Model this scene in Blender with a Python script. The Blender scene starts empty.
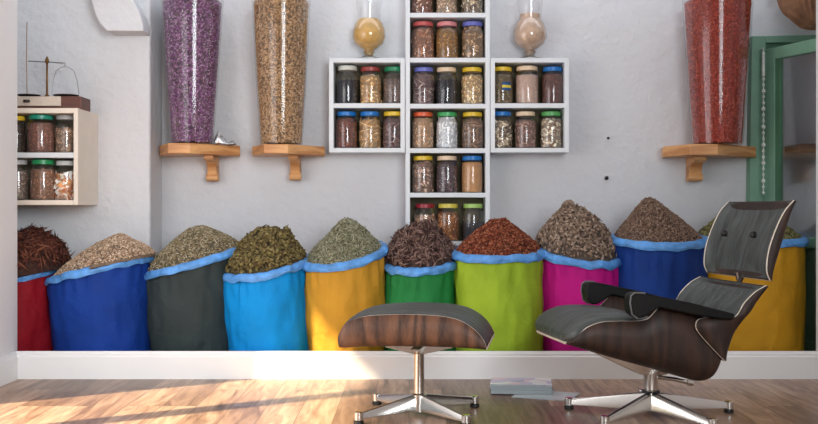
import bpy, bmesh, math, random
import numpy as np
from mathutils import Vector, Matrix, noise

random.seed(7); rng = np.random.default_rng(7)
SC = bpy.context.scene
COL = SC.collection
PI = math.pi

# ------------------------------------------------------------------ camera, world, lights, exposure
F = 1050.0; CX = 409.0; CY = 212.0; H = 0.85          # focal length in px, eye height in metres
cam = bpy.data.cameras.new('camera'); camo = bpy.data.objects.new('camera', cam); COL.objects.link(camo)
camo.location = (0, 0, H); camo.rotation_euler = (PI/2, 0, 0)
cam.sensor_width = 36; cam.lens = 36*F/818; cam.clip_end = 60
SC.camera = camo

w = bpy.data.worlds.new('world'); SC.world = w; w.use_nodes = True
bg = w.node_tree.nodes['Background']; bg.inputs[0].default_value = (0.80, 0.90, 1.0, 1); bg.inputs[1].default_value = 0.30

sun = bpy.data.lights.new('sun', 'SUN'); sun.energy = 10.5; sun.color = (1.0, 0.80, 0.52); sun.angle = math.radians(1.2)
suno = bpy.data.objects.new('sun', sun); COL.objects.link(suno)
SD = Vector((0.83, 0.55, -0.84)).normalized()
suno.rotation_euler = SD.to_track_quat('-Z', 'Y').to_euler(); suno.location = (-5, -2, 5)

def area(name, loc, direc, sx, sy, power, color):
    l = bpy.data.lights.new(name, 'AREA'); l.shape = 'RECTANGLE'; l.size = sx; l.size_y = sy; l.energy = power; l.color = color
    o = bpy.data.objects.new(name, l); COL.objects.link(o); o.location = loc
    o.rotation_euler = Vector(direc).to_track_quat('-Z', 'Y').to_euler(); return o
area('window_daylight', (-1.95, 3.4, 1.15), (1, 0.25, -0.05), 2.0, 1.9, 30, (0.97, 0.97, 1.0))
area('front_fill_light', (1.2, -0.8, 1.9), (-0.52, 1, -0.08), 1.7, 1.7, 47, (0.90, 0.96, 1.0)).data.spread = math.radians(95)  # added soft fill behind the camera, no window there; brightens the left side
area('shop_fill_light', (0.1, 5.7, 2.92), (0.0, 0.0, -1), 5.0, 0.5, 13, (0.86, 0.92, 1.0))  # added fill lamp under the closed shop ceiling, not an actual opening

SC.view_settings.view_transform = 'Standard'; SC.view_settings.look = 'None'
SC.view_settings.gamma = 1; SC.view_settings.use_curve_mapping = False
SC.view_settings.exposure = 0.3

# ------------------------------------------------------------------ helpers
def P(px, py, d): return Vector(((px-CX)*d/F, d, H-(py-CY)*d/F))
def PX(px, d): return (px-CX)*d/F
def PZ(py, d): return H-(py-CY)*d/F

class MB:
    def __init__(s): s.v = []; s.f = []; s.m = []; s.n = 0
    def add(s, vs, fs, mi=0):
        vs = [tuple(map(float, p)) for p in vs]; b = s.n
        s.v += vs; s.n += len(vs); s.f += [tuple(int(i)+b for i in f) for f in fs]; s.m += [mi]*len(fs); return s
    def box(s, x0, x1, y0, y1, z0, z1, mi=0):
        return s.add([(x0,y0,z0),(x1,y0,z0),(x1,y1,z0),(x0,y1,z0),(x0,y0,z1),(x1,y0,z1),(x1,y1,z1),(x0,y1,z1)],
              [(0,3,2,1),(4,5,6,7),(0,1,5,4),(1,2,6,5),(2,3,7,6),(3,0,4,7)], mi)
    def prism(s, poly, fn, a, b, mi=0):             # poly (u,v) swept between a and b: fn(u,v,w)
        n = len(poly); vs = [fn(u, v, a) for u, v in poly]+[fn(u, v, b) for u, v in poly]
        fs = [tuple(range(n))[::-1], tuple(range(n, 2*n))]+[(i, (i+1) % n, n+(i+1) % n, n+i) for i in range(n)]
        return s.add(vs, fs, mi)
    def lathe(s, prof, cx, cy, cz, n=24, mi=0, cap0=True, cap1=True):
        vs = []; fs = []
        for r, z in prof:
            for k in range(n):
                a = 2*PI*k/n; vs.append((cx+r*math.cos(a), cy+r*math.sin(a), cz+z))
        for j in range(len(prof)-1):
            for k in range(n):
                k2 = (k+1) % n; fs.append((j*n+k, j*n+k2, (j+1)*n+k2, (j+1)*n+k))
        if cap0: fs.append(tuple(range(n))[::-1])
        if cap1: fs.append(tuple((len(prof)-1)*n+k for k in range(n)))
        return s.add(vs, fs, mi)
    def tube(s, pts, r, n=8, mi=0):
        pts = [Vector(p) for p in pts]; rr = r if isinstance(r, (list, tuple)) else [r]*len(pts)
        vs = []; fs = []; prev = None
        for i, p in enumerate(pts):
            t = (pts[min(i+1, len(pts)-1)]-pts[max(i-1, 0)]).normalized()
            if prev is None:
                u = t.cross(Vector((0, 0, 1)))
                if u.length < .05: u = t.cross(Vector((1, 0, 0)))
            else: u = prev-t*prev.dot(t)
            u.normalize(); prev = u; v = t.cross(u)
            for k in range(n):
                a = 2*PI*k/n; vs.append(p+(u*math.cos(a)+v*math.sin(a))*rr[i])
        for j in range(len(pts)-1):
            for k in range(n):
                k2 = (k+1) % n; fs.append((j*n+k, j*n+k2, (j+1)*n+k2, (j+1)*n+k))
        fs.append(tuple(range(n))[::-1]); fs.append(tuple((len(pts)-1)*n+k for k in range(n)))
        return s.add(vs, fs, mi)
    def grid(s, rows, closed_u=False, mi=0):        # rows of equal length point lists
        n = len(rows[0]); vs = [p for r in rows for p in r]; fs = []
        for j in range(len(rows)-1):
            for k in range(n if closed_u else n-1):
                k2 = (k+1) % n; fs.append((j*n+k, j*n+k2, (j+1)*n+k2, (j+1)*n+k))
        return s.add(vs, fs, mi)
    def bits(s, P0, N, L, W, T, tang=0.8, mi=0, up=0.0):   # many small elongated crystals lying on a surface
        P0 = np.asarray(P0); N = np.asarray(N); n = len(P0)
        d = rng.normal(size=(n, 3)); d -= N*(d*N).sum(1)[:, None]*tang; d[:, 2] += up
        d /= np.linalg.norm(d, axis=1)[:, None]
        e = np.cross(N+rng.normal(scale=.35, size=(n, 3)), d); e /= np.linalg.norm(e, axis=1)[:, None]; g = np.cross(d, e)
        l = (L*rng.uniform(.6, 1.3, n))[:, None]; ww = (W*rng.uniform(.6, 1.3, n))[:, None]; tt = (T*rng.uniform(.7, 1.3, n))[:, None]
        V = np.stack([P0+d*l, P0-d*l, P0+e*ww, P0-e*ww, P0+g*tt, P0-g*tt], 1).reshape(-1, 3)
        fc = np.array([(0,2,4),(2,1,4),(1,3,4),(3,0,4),(2,0,5),(1,2,5),(3,1,5),(0,3,5)])
        FF = (np.arange(n)[:, None, None]*6+fc[None]+s.n).reshape(-1, 3)
        s.v += V.tolist(); s.f += FF.tolist(); s.m += [mi]*len(FF); s.n += 6*n; return s
    def build(s, name, mats, parent=None, smooth=True, off=None, bevel=0, sharp=40, subsurf=0):
        me = bpy.data.meshes.new(name)
        o3 = Vector(off) if off is not None else (parent_off(parent) if parent else Vector((0, 0, 0)))
        vs = (np.array(s.v)-np.array(o3)).tolist()
        me.from_pydata(vs, [], s.f); me.update()
        for m in (mats if isinstance(mats, (list, tuple)) else [mats]): me.materials.append(m)
        me.polygons.foreach_set('material_index', s.m)
        if smooth:
            me.polygons.foreach_set('use_smooth', [True]*len(s.f))
            try: me.set_sharp_from_angle(angle=math.radians(sharp))
            except Exception: pass
        o = bpy.data.objects.new(name, me); COL.objects.link(o)
        if parent: o.parent = parent
        else: o.location = o3
        if bevel:
            b = o.modifiers.new('bevel', 'BEVEL'); b.width = bevel; b.segments = 2; b.limit_method = 'ANGLE'
        if subsurf:
            q = o.modifiers.new('sub', 'SUBSURF'); q.levels = subsurf; q.render_levels = subsurf
        return o

def parent_off(p):
    t = Vector((0, 0, 0))
    while p is not None: t += p.location; p = p.parent
    return t
def thing(name, label, cat, loc, group=None):
    o = bpy.data.objects.new(name, None); o.empty_display_size = .05; COL.objects.link(o); o.location = loc
    o['label'] = label; o['category'] = cat
    if group: o['group'] = group
    return o
def tag(o, label, cat, group=None, kind=None):
    o['label'] = label; o['category'] = cat
    if group: o['group'] = group
    if kind: o['kind'] = kind
    return o
def struct(o): o['kind'] = 'structure'; return o
def stuff(o): o['kind'] = 'stuff'; return o

# ------------------------------------------------------------------ materials
def lin(c):
    return tuple(((x/255)/12.92 if x/255 <= .04045 else ((x/255+.055)/1.055)**2.4) for x in c)+(1,)
def new(name):
    m = bpy.data.materials.new(name); m.use_nodes = True; nt = m.node_tree
    return m, nt, nt.nodes['Principled BSDF']
def nd(nt, t, **kw):
    n = nt.nodes.new(t)
    for k, v in kw.items():
        if k in n.inputs: n.inputs[k].default_value = v
        else: setattr(n, k, v)
    return n
def ramp(nt, fac, stops, interp='LINEAR'):
    r = nt.nodes.new('ShaderNodeValToRGB'); r.color_ramp.interpolation = interp
    e = r.color_ramp.elements
    while len(e) < len(stops): e.new(.5)
    for i, (p, c) in enumerate(stops): e[i].position = p; e[i].color = c
    nt.links.new(fac, r.inputs[0]); return r.outputs[0]
def coords(nt, scale=(1, 1, 1), rot=(0, 0, 0)):
    tc = nd(nt, 'ShaderNodeTexCoord'); mp = nd(nt, 'ShaderNodeMapping')
    mp.inputs['Scale'].default_value = scale; mp.inputs['Rotation'].default_value = rot
    nt.links.new(tc.outputs['Object'], mp.inputs[0]); return mp.outputs[0]
def bump(nt, b, h, strength, dist):
    k = nd(nt, 'ShaderNodeBump'); k.inputs['Strength'].default_value = strength; k.inputs['Distance'].default_value = dist
    nt.links.new(h, k.inputs['Height']); nt.links.new(k.outputs[0], b.inputs['Normal'])
def plain(name, c, rough=.5, metal=0, var=.08, scale=8, bmp=0, bscale=60, bdist=.004, spec=.5, stretch=(1, 1, 1)):
    m, nt, b = new(name); co = coords(nt, stretch)
    n = nd(nt, 'ShaderNodeTexNoise', Scale=scale, Detail=4.0); nt.links.new(co, n.inputs['Vector'])
    c = lin(c); d = tuple(max(0, x*(1-var)) for x in c[:3])+(1,); e = tuple(min(1, x*(1+var)) for x in c[:3])+(1,)
    nt.links.new(ramp(nt, n.outputs[0], [(.3, d), (.7, e)]), b.inputs['Base Color'])
    b.inputs['Roughness'].default_value = rough; b.inputs['Metallic'].default_value = metal
    b.inputs['Specular IOR Level'].default_value = spec
    if bmp:
        n2 = nd(nt, 'ShaderNodeTexNoise', Scale=bscale, Detail=3.0); nt.links.new(co, n2.inputs['Vector'])
        bump(nt, b, n2.outputs[0], bmp, bdist)
    return m
def islands(name, cols, rough=.85):
    m, nt, b = new(name); g = nd(nt, 'ShaderNodeNewGeometry')
    st = [(i/len(cols), lin(c)) for i, c in enumerate(cols)]
    nt.links.new(ramp(nt, g.outputs['Random Per Island'], st, 'CONSTANT'), b.inputs['Base Color'])
    b.inputs['Roughness'].default_value = rough; b.inputs['Specular IOR Level'].default_value = .2
    return m
def thin_glass(name, tint=(1, 1, 1), gl=.06):
    m = bpy.data.materials.new(name); m.use_nodes = True; nt = m.node_tree; nt.nodes.clear()
    out = nd(nt, 'ShaderNodeOutputMaterial'); tr = nd(nt, 'ShaderNodeBsdfTransparent'); tr.inputs[0].default_value = (*tint, 1)
    gs = nd(nt, 'ShaderNodeBsdfGlossy'); gs.inputs['Roughness'].default_value = .12
    lw = nd(nt, 'ShaderNodeLayerWeight'); lw.inputs[0].default_value = .35
    mr = nd(nt, 'ShaderNodeMapRange'); mr.inputs['To Min'].default_value = gl; mr.inputs['To Max'].default_value = .5
    nt.links.new(lw.outputs['Facing'], mr.inputs[0])
    mx = nd(nt, 'ShaderNodeMixShader'); nt.links.new(mr.outputs[0], mx.inputs[0])
    nt.links.new(tr.outputs[0], mx.inputs[1]); nt.links.new(gs.outputs[0], mx.inputs[2]); nt.links.new(mx.outputs[0], out.inputs[0])
    return m
def plaster(name, c, scale=18, strength=.5):
    m, nt, b = new(name); co = coords(nt)
    n = nd(nt, 'ShaderNodeTexNoise', Scale=1.2, Detail=3.0); nt.links.new(co, n.inputs['Vector'])
    a = lin(c); a2 = (a[0]*.95, a[1]*.92, a[2]*.91, 1)
    nt.links.new(ramp(nt, n.outputs[0], [(.35, a2), (.65, a)]), b.inputs['Base Color'])
    b.inputs['Roughness'].default_value = .8; b.inputs['Specular IOR Level'].default_value = .2
    n2 = nd(nt, 'ShaderNodeTexNoise', Scale=scale, Detail=5.0); nt.links.new(co, n2.inputs['Vector'])
    bump(nt, b, n2.outputs[0], strength, .02); return m
def walnut(name, dark, light, scale=9, rot=(0, 0, 0), stretch=(1, .35, .12), rough=.58):
    m, nt, b = new(name); co = coords(nt, stretch, rot)
    n = nd(nt, 'ShaderNodeTexNoise', Scale=3.0, Detail=2.0); nt.links.new(co, n.inputs['Vector'])
    wv = nd(nt, 'ShaderNodeTexWave', Scale=scale*.45, Distortion=16.0, Detail=3.0); wv.inputs['Detail Scale'].default_value = 1.4
    nt.links.new(co, wv.inputs['Vector'])
    f = nd(nt, 'ShaderNodeTexNoise', Scale=90.0, Detail=3.0); nt.links.new(co, f.inputs['Vector'])
    mx = nd(nt, 'ShaderNodeMix', data_type='FLOAT'); mx.inputs[0].default_value = .55; nt.links.new(wv.outputs['Fac'], mx.inputs[2]); nt.links.new(f.outputs[0], mx.inputs[3])
    nt.links.new(ramp(nt, mx.outputs[0], [(.22, lin(dark)), (.78, lin(light))]), b.inputs['Base Color'])
    b.inputs['Roughness'].default_value = rough; return m

M_wall = plain('painted_wall', (232, 231, 232), .7, var=.015, scale=2)
M_trim = plain('white_trim_paint', (236, 236, 236), .4, var=.01)
M_plas = plaster('lumpy_plaster', (214, 216, 220))
M_white = plain('white_shelf_paint', (218, 222, 226), .5, var=.03)
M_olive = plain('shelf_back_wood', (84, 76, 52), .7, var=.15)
M_glass = thin_glass('clear_glass')
M_glass_tube = thin_glass('tube_glass', (.98, .98, .98), .035)
M_pane = thin_glass('pane_glass', (.95, .97, .98), .06)
M_green = plain('green_door_paint', (118, 160, 136), .5, var=.1, bmp=.2, bscale=30)
M_green2 = plain('dark_green_door_paint', (72, 116, 88), .5, var=.1)
M_oak = walnut('shelf_oak', (184, 124, 74), (222, 168, 112), 5, stretch=(.15, .6, 3), rough=.45)
M_walnut_o = walnut('ottoman_walnut', (58, 37, 27), (116, 77, 54), 4, (0, .15, 0), stretch=(2.2, 1, .45))
M_walnut_c = walnut('chair_walnut', (32, 19, 13), (60, 37, 27), 5, (0, .5, 0), stretch=(2.0, 1, .35))
M_edge = plain('plywood_edge', (240, 226, 208), .5)
M_chrome = plain('polished_aluminium', (222, 220, 216), .2, 1.0, var=.02)
M_rubber = plain('black_rubber', (18, 18, 18), .5)
M_black = plain('black_leather', (9, 9, 10), .5, var=.1, spec=.25, bmp=.15, bscale=120, bdist=.002)
M_piping = plain('grey_piping', (96, 98, 98), .4)
M_brass = plain('old_brass', (120, 88, 52), .35, .9)
M_dark = plain('dark_metal', (52, 42, 40), .5, .4)
M_steel = plain('thin_steel_wire', (150, 150, 152), .35, .8)
M_paper = plain('paper_edges', (158, 168, 172), .6, var=.12, scale=14, stretch=(1, 1, 30))
M_foil = plain('silver_foil', (215, 218, 222), .22, .7, var=.1)

def leather():
    m, nt, b = new('grey_green_leather'); co = coords(nt, (2.2, 15, 2.2)); b.inputs['Roughness'].default_value = .4
    n = nd(nt, 'ShaderNodeTexNoise', Scale=2.4, Detail=5.0, Distortion=.7); nt.links.new(co, n.inputs['Vector'])
    nt.links.new(ramp(nt, n.outputs[0], [(.3, lin((50, 54, 53))), (.72, lin((84, 90, 88)))]), b.inputs['Base Color'])
    bump(nt, b, n.outputs[0], .7, .012); return m
M_leather = leather()

def floor_mat():
    m, nt, b = new('oak_plank_floor'); tc = nd(nt, 'ShaderNodeTexCoord'); mp = nd(nt, 'ShaderNodeMapping')
    mp.inputs['Rotation'].default_value = (0, 0, PI/2); nt.links.new(tc.outputs['Object'], mp.inputs[0])
    br = nd(nt, 'ShaderNodeTexBrick', Scale=1.0); br.inputs['Brick Width'].default_value = 1.15; br.inputs['Row Height'].default_value = .155
    br.inputs['Mortar Size'].default_value = .0016; br.offset = .37; br.offset_frequency = 3; br.inputs['Mortar'].default_value = (.3, .3, .3, 1)
    br.inputs['Color1'].default_value = (0, 0, 0, 1); br.inputs['Color2'].default_value = (1, 1, 1, 1); br.inputs['Bias'].default_value = 0
    nt.links.new(mp.outputs[0], br.inputs['Vector'])
    mp2 = nd(nt, 'ShaderNodeMapping'); mp2.inputs['Scale'].default_value = (9, .9, 1); nt.links.new(tc.outputs['Object'], mp2.inputs[0])
    ad = nd(nt, 'ShaderNodeVectorMath', operation='ADD'); nt.links.new(mp2.outputs[0], ad.inputs[0])
    sc = nd(nt, 'ShaderNodeVectorMath', operation='SCALE'); nt.links.new(br.outputs['Color'], sc.inputs[0]); sc.inputs['Scale'].default_value = 17.0
    nt.links.new(sc.outputs[0], ad.inputs[1])
    n = nd(nt, 'ShaderNodeTexNoise', Scale=2.2, Detail=7.0, Distortion=1.3); n.inputs['Roughness'].default_value = .62; nt.links.new(ad.outputs[0], n.inputs['Vector'])
    c1 = ramp(nt, n.outputs[0], [(.28, lin((104, 80, 66))), (.5, lin((166, 136, 115))), (.75, lin((204, 180, 158)))])
    tone = ramp(nt, br.outputs['Color'], [(0, (.50, .45, .42, 1)), (.5, (.88, .84, .80, 1)), (1, (1.12, 1.08, 1.02, 1))])
    mx = nd(nt, 'ShaderNodeMix', data_type='RGBA', blend_type='MULTIPLY'); mx.inputs[0].default_value = 1
    nt.links.new(c1, mx.inputs[6]); nt.links.new(tone, mx.inputs[7])
    mx2 = nd(nt, 'ShaderNodeMix', data_type='RGBA', blend_type='MIX'); nt.links.new(br.outputs['Fac'], mx2.inputs[0])
    nt.links.new(mx.outputs[2], mx2.inputs[6]); mx2.inputs[7].default_value = lin((92, 70, 58))
    nt.links.new(mx2.outputs[2], b.inputs['Base Color']); b.inputs['Roughness'].default_value = .36
    bump(nt, b, n.outputs[0], .15, .004); return m

# ------------------------------------------------------------------ the setting
YB = 5.36; XL = PX(17.3, YB+.03); XR = PX(816, YB+.03); YW = 6.20; YP = 5.90
SILL = PZ(351, YB)
struct(MB().box(-3.0, 3.0, -2.2, 6.4, -.05, 0).build('floor', floor_mat(), smooth=False))
mb = MB()                                             # left wall with a tall window opening
mb.box(XL-.16, XL, -2.2, 2.3, 0, 3.0); mb.box(XL-.16, XL, 4.54, YB+.03, 0, 3.0); mb.box(-3.15, XL-.16, YB-.08, YB+.03, 0, 3.0); mb.box(XL-.16, XL, 2.3, 4.54, 2.1, 3.0)
struct(mb.build('wall_left', M_wall, smooth=False))
mb = MB()
mb.box(XL, 2.75, YB, YB+.03, 0, SILL-.012); mb.box(XR, 2.75, YB, YB+.03, SILL-.012, 3.0); mb.box(XL, XR, YB, YB+.03, 2.45, 3.0)
struct(mb.build('wall_back', M_wall, smooth=False))
wf = MB()
for y, y2 in ((2.3, 2.36), (3.66, 3.78), (4.48, 4.54)): wf.box(XL-.11, XL-.05, y, y2, 0, 2.1)
wf.box(XL-.11, XL-.05, 2.3, 4.54, 2.04, 2.1); wf.box(XL-.11, XL-.05, 2.3, 4.54, 0, .03)
struct(wf.build('window_1', M_trim, smooth=False))
def board_prof(): return [(0, 0), (-.022, 0), (-.022, .112), (-.016, .118), (-.016, .128), (-.011, SILL-.006), (-.009, SILL), (0, SILL)]
pr = board_prof()
struct(MB().prism(pr, lambda u, v, t: (t, YB+u, v), XL, 2.75).build('baseboard_back', M_trim, smooth=False))
mb = MB(); mb.prism(pr, lambda u, v, t: (XL-u, t, v), 4.66, YB-.0); mb.prism(pr, lambda u, v, t: (XL-u, t, v), -2.2, 2.24)
struct(mb.build('baseboard_left', M_trim, smooth=False))
# the shop behind: plaster back wall, its thicker left stretch and the arch springer
struct(MB().box(-3.0, 3.0, YW, YW+.15, 0, 3.0).build('wall_rear', M_plas, smooth=False))
XP = PX(150, YP)
bb = MB().box(-3.0, XP, YP, YW, 0, 3.0)
struct(bb.build('wall_rear_pier', M_plas, smooth=False, bevel=.015))
struct(MB().box(-3.15, -3.0, YB, YW+.15, 0, 3.0).build('wall_shop_left', M_plas, smooth=False))
struct(MB().box(2.75, 2.9, -2.2, YW+.15, 0, 3.0).build('wall_right', M_wall, smooth=False))
dA = 5.74
arch = [(86, -60), (91, 0), (95, 14), (100, 24), (107, 31), (143, 31), (143, 24), (139, 12), (133, 0), (124, -14), (108, -30), (100, -60)]
apoly = [(PX(x, dA), PZ(y, dA)) for x, y in arch]
struct(MB().prism(apoly, lambda u, v, t: (u, t, v), dA, YP).build('trim_1', M_plas, bevel=.006))

struct(MB().box(-3.15, 2.9, -2.2, YW+.15, 3.0, 3.1).build('ceiling', M_wall, smooth=False))
# green door frame and half open leaf
dF = 6.13
fr = MB()
def quad(mb_, a, b, c, d, y0, y1, mi=0):
    mb_.prism([a, b, c, d], lambda u, v, t: (u, t, v), y0, y1, mi)
pf = lambda x, y, d=dF: (PX(x, d), PZ(y, d))
quad(fr, pf(746, 420), pf(764, 420), pf(766, 36), pf(752, 36), dF, YW)
quad(fr, pf(766, 36), pf(840, 34), pf(840, 41), pf(766, 43), dF, YW)
quad(fr, pf(766.5, 43), pf(840, 41), pf(840, 47), pf(766.5, 49), dF+.03, YW, 1)
quad(fr, pf(764, 49), pf(766, 49), pf(766, 420), pf(762, 420), dF+.03, YW, 1)
struct(fr.build('door_1', [M_green, M_green2], smooth=False, bevel=.004))
h0 = Vector((PX(767, 6.12), 6.12, 0)); h1 = Vector((PX(846, 5.52), 5.52, 0)); dv = (h1-h0).normalized(); dn = Vector((dv.y, -dv.x, 0)); LW = (h1-h0).length
leaf = thing('door_leaf', 'pale green glazed door leaf standing half open at the far right', 'door', (h0.x, h0.y, .02))
def dbox(m_, a0, a1, z0, z1, t0=-.02, t1=.02, mi=0):
    pts = []
    for z in (z0, z1):
        for a, t in ((a0, t0), (a1, t0), (a1, t1), (a0, t1)): q = h0+dv*a+dn*t; pts.append((q.x, q.y, z))
    m_.add(pts, [(0,3,2,1),(4,5,6,7),(0,1,5,4),(1,2,6,5),(2,3,7,6),(3,0,4,7)], mi)
ztop = 1.795; zmid = PZ(237, 5.8)
m1 = MB(); dbox(m1, 0, .09, .02, ztop); dbox(m1, LW-.09, LW, .02, ztop); dbox(m1, .09, LW-.09, ztop-.07, ztop); dbox(m1, .09, LW-.09, zmid-.06, zmid, -.026, .026); dbox(m1, .09, LW-.09, .02, .14)
m1.build('frame', M_green, leaf, smooth=False, bevel=.004)
m2 = MB(); dbox(m2, .09, LW-.09, .14, zmid-.06, -.008, .008); m2.build('lower_panel', M_green, leaf, smooth=False)
m3 = MB(); dbox(m3, .09, LW-.09, zmid, ztop-.07, -.003, .003); m3.build('glass_pane', M_pane, leaf, smooth=False)
m4 = MB(); dbox(m4, .09, .125, zmid, ztop-.07, -.014, .014); m4.build('glazing_bead', M_green2, leaf, smooth=False)
# bead string hanging in the gap beside the leaf
bs = MB()
for i in range(24):
    y = 55+i*6; rr = .010 if i % 3 else .014
    if i < 4: continue
    p = P(763.5, y, 6.06); bs.lathe([(0.002, -rr), (rr*.8, -rr*.5), (rr*.8, rr*.5), (.002, rr)], p.x, p.y, p.z, 8)
p0 = P(763.5, 48, 6.06); bs.tube([p0, P(763.5, 195, 6.06)], .003, 6); pa = P(763.5, 52, 6.06); pb = P(763.5, 76, 6.06)
bs.tube([pa, pb], .009, 8)
bs.tube([p0, (p0.x, 6.14, p0.z)], .003, 6)
tag(bs.build('bead_string', plain('pale_beads', (214, 220, 212), .4, var=.2, scale=60)), 'string of small pale beads hanging beside the green door frame', 'beads')
# added board standing in for a shelf's reflection in the door glass
ws = MB().box(PX(797, 6.0), PX(840, 6.0), 5.96, YW, PZ(151, 6.0), PZ(144, 6.0))
tag(ws.build('wall_shelf', plain('shelf_reflection_brown', (120, 88, 70), .5, var=.2), bevel=.003, smooth=False), 'plain brown board added to stand for a shelf reflection in the door glass', 'shelf')

# ------------------------------------------------------------------ sacks
def fabric(name, c):
    m, nt, b = new(name); co = coords(nt)
    n = nd(nt, 'ShaderNodeTexNoise', Scale=5.0, Detail=4.0, Distortion=.4); nt.links.new(co, n.inputs['Vector'])
    a = lin(c); nt.links.new(ramp(nt, n.outputs[0], [(.3, (a[0]*.86, a[1]*.86, a[2]*.86, 1)), (.7, (min(1, a[0]*1.1), min(1, a[1]*1.1), min(1, a[2]*1.1), 1))]), b.inputs['Base Color'])
    b.inputs['Roughness'].default_value = .72; b.inputs['Specular IOR Level'].default_value = .25
    n2 = nd(nt, 'ShaderNodeTexNoise', Scale=11.0, Detail=6.0, Distortion=.6); nt.links.new(co, n2.inputs['Vector'])
    bump(nt, b, n2.outputs[0], .55, .02); return m
M_lining = plain('blue_plastic_lining', (86, 148, 214), .45, var=.28, scale=16, bmp=.7, bscale=26, bdist=.02)

def rim_z(S, a): return S['z0']+S['A']*math.cos(a)-S['B']*math.sin(-a)+.0*a
def make_sack(i, S):
    D = S['D']; xl, yl = S['L']; xr, yr = S['R']; yf = S['front']
    r = (xr-xl)/2*D/F; cx = PX((xl+xr)/2, D); ry = min(r, S.get('ry', .30)); cy = D
    zl, zr_ = PZ(yl, D), PZ(yr, D); z0 = (zl+zr_)/2; A = (zr_-zl)/2; B = z0-PZ(yf-4.5, D-ry)
    bx = PX((S['bl']+S['br'])/2, D) if 'bl' in S else cx; brd = (S['br']-S['bl'])/2*D/F if 'bl' in S else r*.97
    def rz(a): return z0+A*math.cos(a)+B*math.sin(a)     # a=-pi/2 is the front
    n = 96; sd = i*13.7
    t = thing('sack', S['label'], 'sack', (bx, cy, 0), 'spice sacks')
    rows = []
    K = 22
    for j in range(K+1):
        u = j/K; row = []
        for k in range(n):
            a = 2*PI*k/n; zt = rz(a)-.004; z = zt*u
            g = u**.8; ex = cx*g+bx*(1-g); rr = r*g+brd*(1-g)
            bulge = 1+.02*math.sin(PI*u)-.03*max(0, u-.9)*10*.5
            if u < .06: bulge *= .94+u
            wr = noise.noise(Vector((math.cos(a)*2.2+sd, math.sin(a)*2.2, z*3.2)))*.013+noise.noise(Vector((math.cos(a)*6+sd, math.sin(a)*6, z*9)))*.009
            pk = .006*math.sin(a*22+sd+2*math.sin(3*a))*max(0, 1-abs(u-.88)*6)
            q = rr*bulge+wr+pk
            row.append((ex+q*math.cos(a), cy+(q*ry/r)*math.sin(a), z))
        rows.append(row)
    mb_ = MB(); mb_.grid(rows, True); mb_.add(rows[0], [tuple(range(n))[::-1]])
    mb_.build('body', fabric('sack_cloth_%d' % i, S['col']), t)
    sec = []
    hb = S.get('band', .031); N2 = 12
    rows = []
    for q in range(N2+1):
        row = []
        for k in range(n):
            a = 2*PI*k/n; z = rz(a)
            c1 = noise.noise(Vector((math.cos(a)*4+sd, math.sin(a)*4, 5.0)))*.008
            hh = hb*(1+.35*noise.noise(Vector((math.cos(a)*2.5+sd, math.sin(a)*2.5, 9.0))))
            ph = q/N2
            # from inside the mouth, over the fold, down the outside
            if ph < .3: off = -.030; zz = -.03+ph/.3*.028
            elif ph < .6: th = (ph-.3)/.3*PI; off = -.008-.020*math.cos(th); zz = .012*math.sin(th)
            else: v = (ph-.6)/.4; off = .013+.006*math.sin(PI*v); zz = -hh*v
            off += c1*1.2+noise.noise(Vector((a*9, ph*5, sd)))*.007
            e = r+off
            row.append((cx+e*math.cos(a), cy+(e*ry/r)*math.sin(a), z+zz+c1))
        rows.append(row)
    mb_ = MB(); mb_.grid(rows, True)
    ln = mb_.build('rim_lining', M_lining, t); ln['label'] = 'crumpled light blue plastic lining folded over the mouth'
    # heap
    hp = S['heap']; pk = P(hp['peak'][0], hp['peak'][1], D); pw = hp.get('pow', 1.0)
    def surf(u, a):                                   # u: 0 peak .. 1 rim
        rx = (r-.010)*(hp.get('over', 1) if math.cos(a) > 0 else 1); rim = Vector((cx+rx*math.cos(a), cy+rx*ry/r*math.sin(a), rz(a)-.012))
        rim.z += .022 if (hp.get('over', 1) > 1.1 and math.cos(a) > 0) else 0; h = 1-u**pw; x = pk.x*(1-u)+rim.x*u; y = cy*(1-u)+rim.y*u
        z = rim.z+(pk.z-rim.z)*((1-u)**(1/pw) if pw > 1 else (1-u)**hp.get('q', 1.0))
        z -= .02*max(0, 1-u*5)**2*hp.get('round', 1)
        amp = hp['lump']*(min(1, (1-u)*5))
        ls = hp.get('ls', 9)
        z += amp*(noise.noise(Vector((x*ls, y*ls, sd)))+.5*noise.noise(Vector((x*ls*2.3, y*ls*2.3, sd+4))))
        return Vector((x, y, z))
    rows = []; NU = 26; NA = 64
    for j in range(NU+1): rows.append([surf(max(j/NU, .002), 2*PI*k/NA) for k in range(NA)])
    hm = MB(); hm.grid(rows, True, 0); hm.add(rows[0], [tuple(range(NA))], 0)
    low = [(p[0], p[1], p[2]-(.01 if hp.get('over', 1) > 1.1 else .018)) for p in rows[-1]]; hm.grid([rows[-1], low], True, 0); hm.add(low, [tuple(range(NA))[::-1]], 0)
    n = hp['n']; pts = []; nr = []
    for _ in range(n):
        u = math.sqrt(random.random())*.985; a = random.uniform(-PI*1.12, PI*.12) if random.random() < .85 else random.uniform(0, 2*PI)
        p = surf(max(u, .01), a); p2 = surf(min(u+.02, 1), a); p3 = surf(max(u, .01), a+.05)
        nn = (p3-p).cross(p2-p)
        if nn.z < 0: nn = -nn
        nn = nn.normalized() if nn.length > 1e-9 else Vector((0, 0, 1))
        l = random.random()*hp.get('stack', .006); pts.append(p+nn*l); nr.append(nn)
    hm.bits(pts, nr, *hp['bit'], tang=hp.get('tang', .8), mi=1)
    base = tuple(sum(c[k] for c in hp['cols'])/len(hp['cols'])*.7 for k in range(3))
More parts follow.
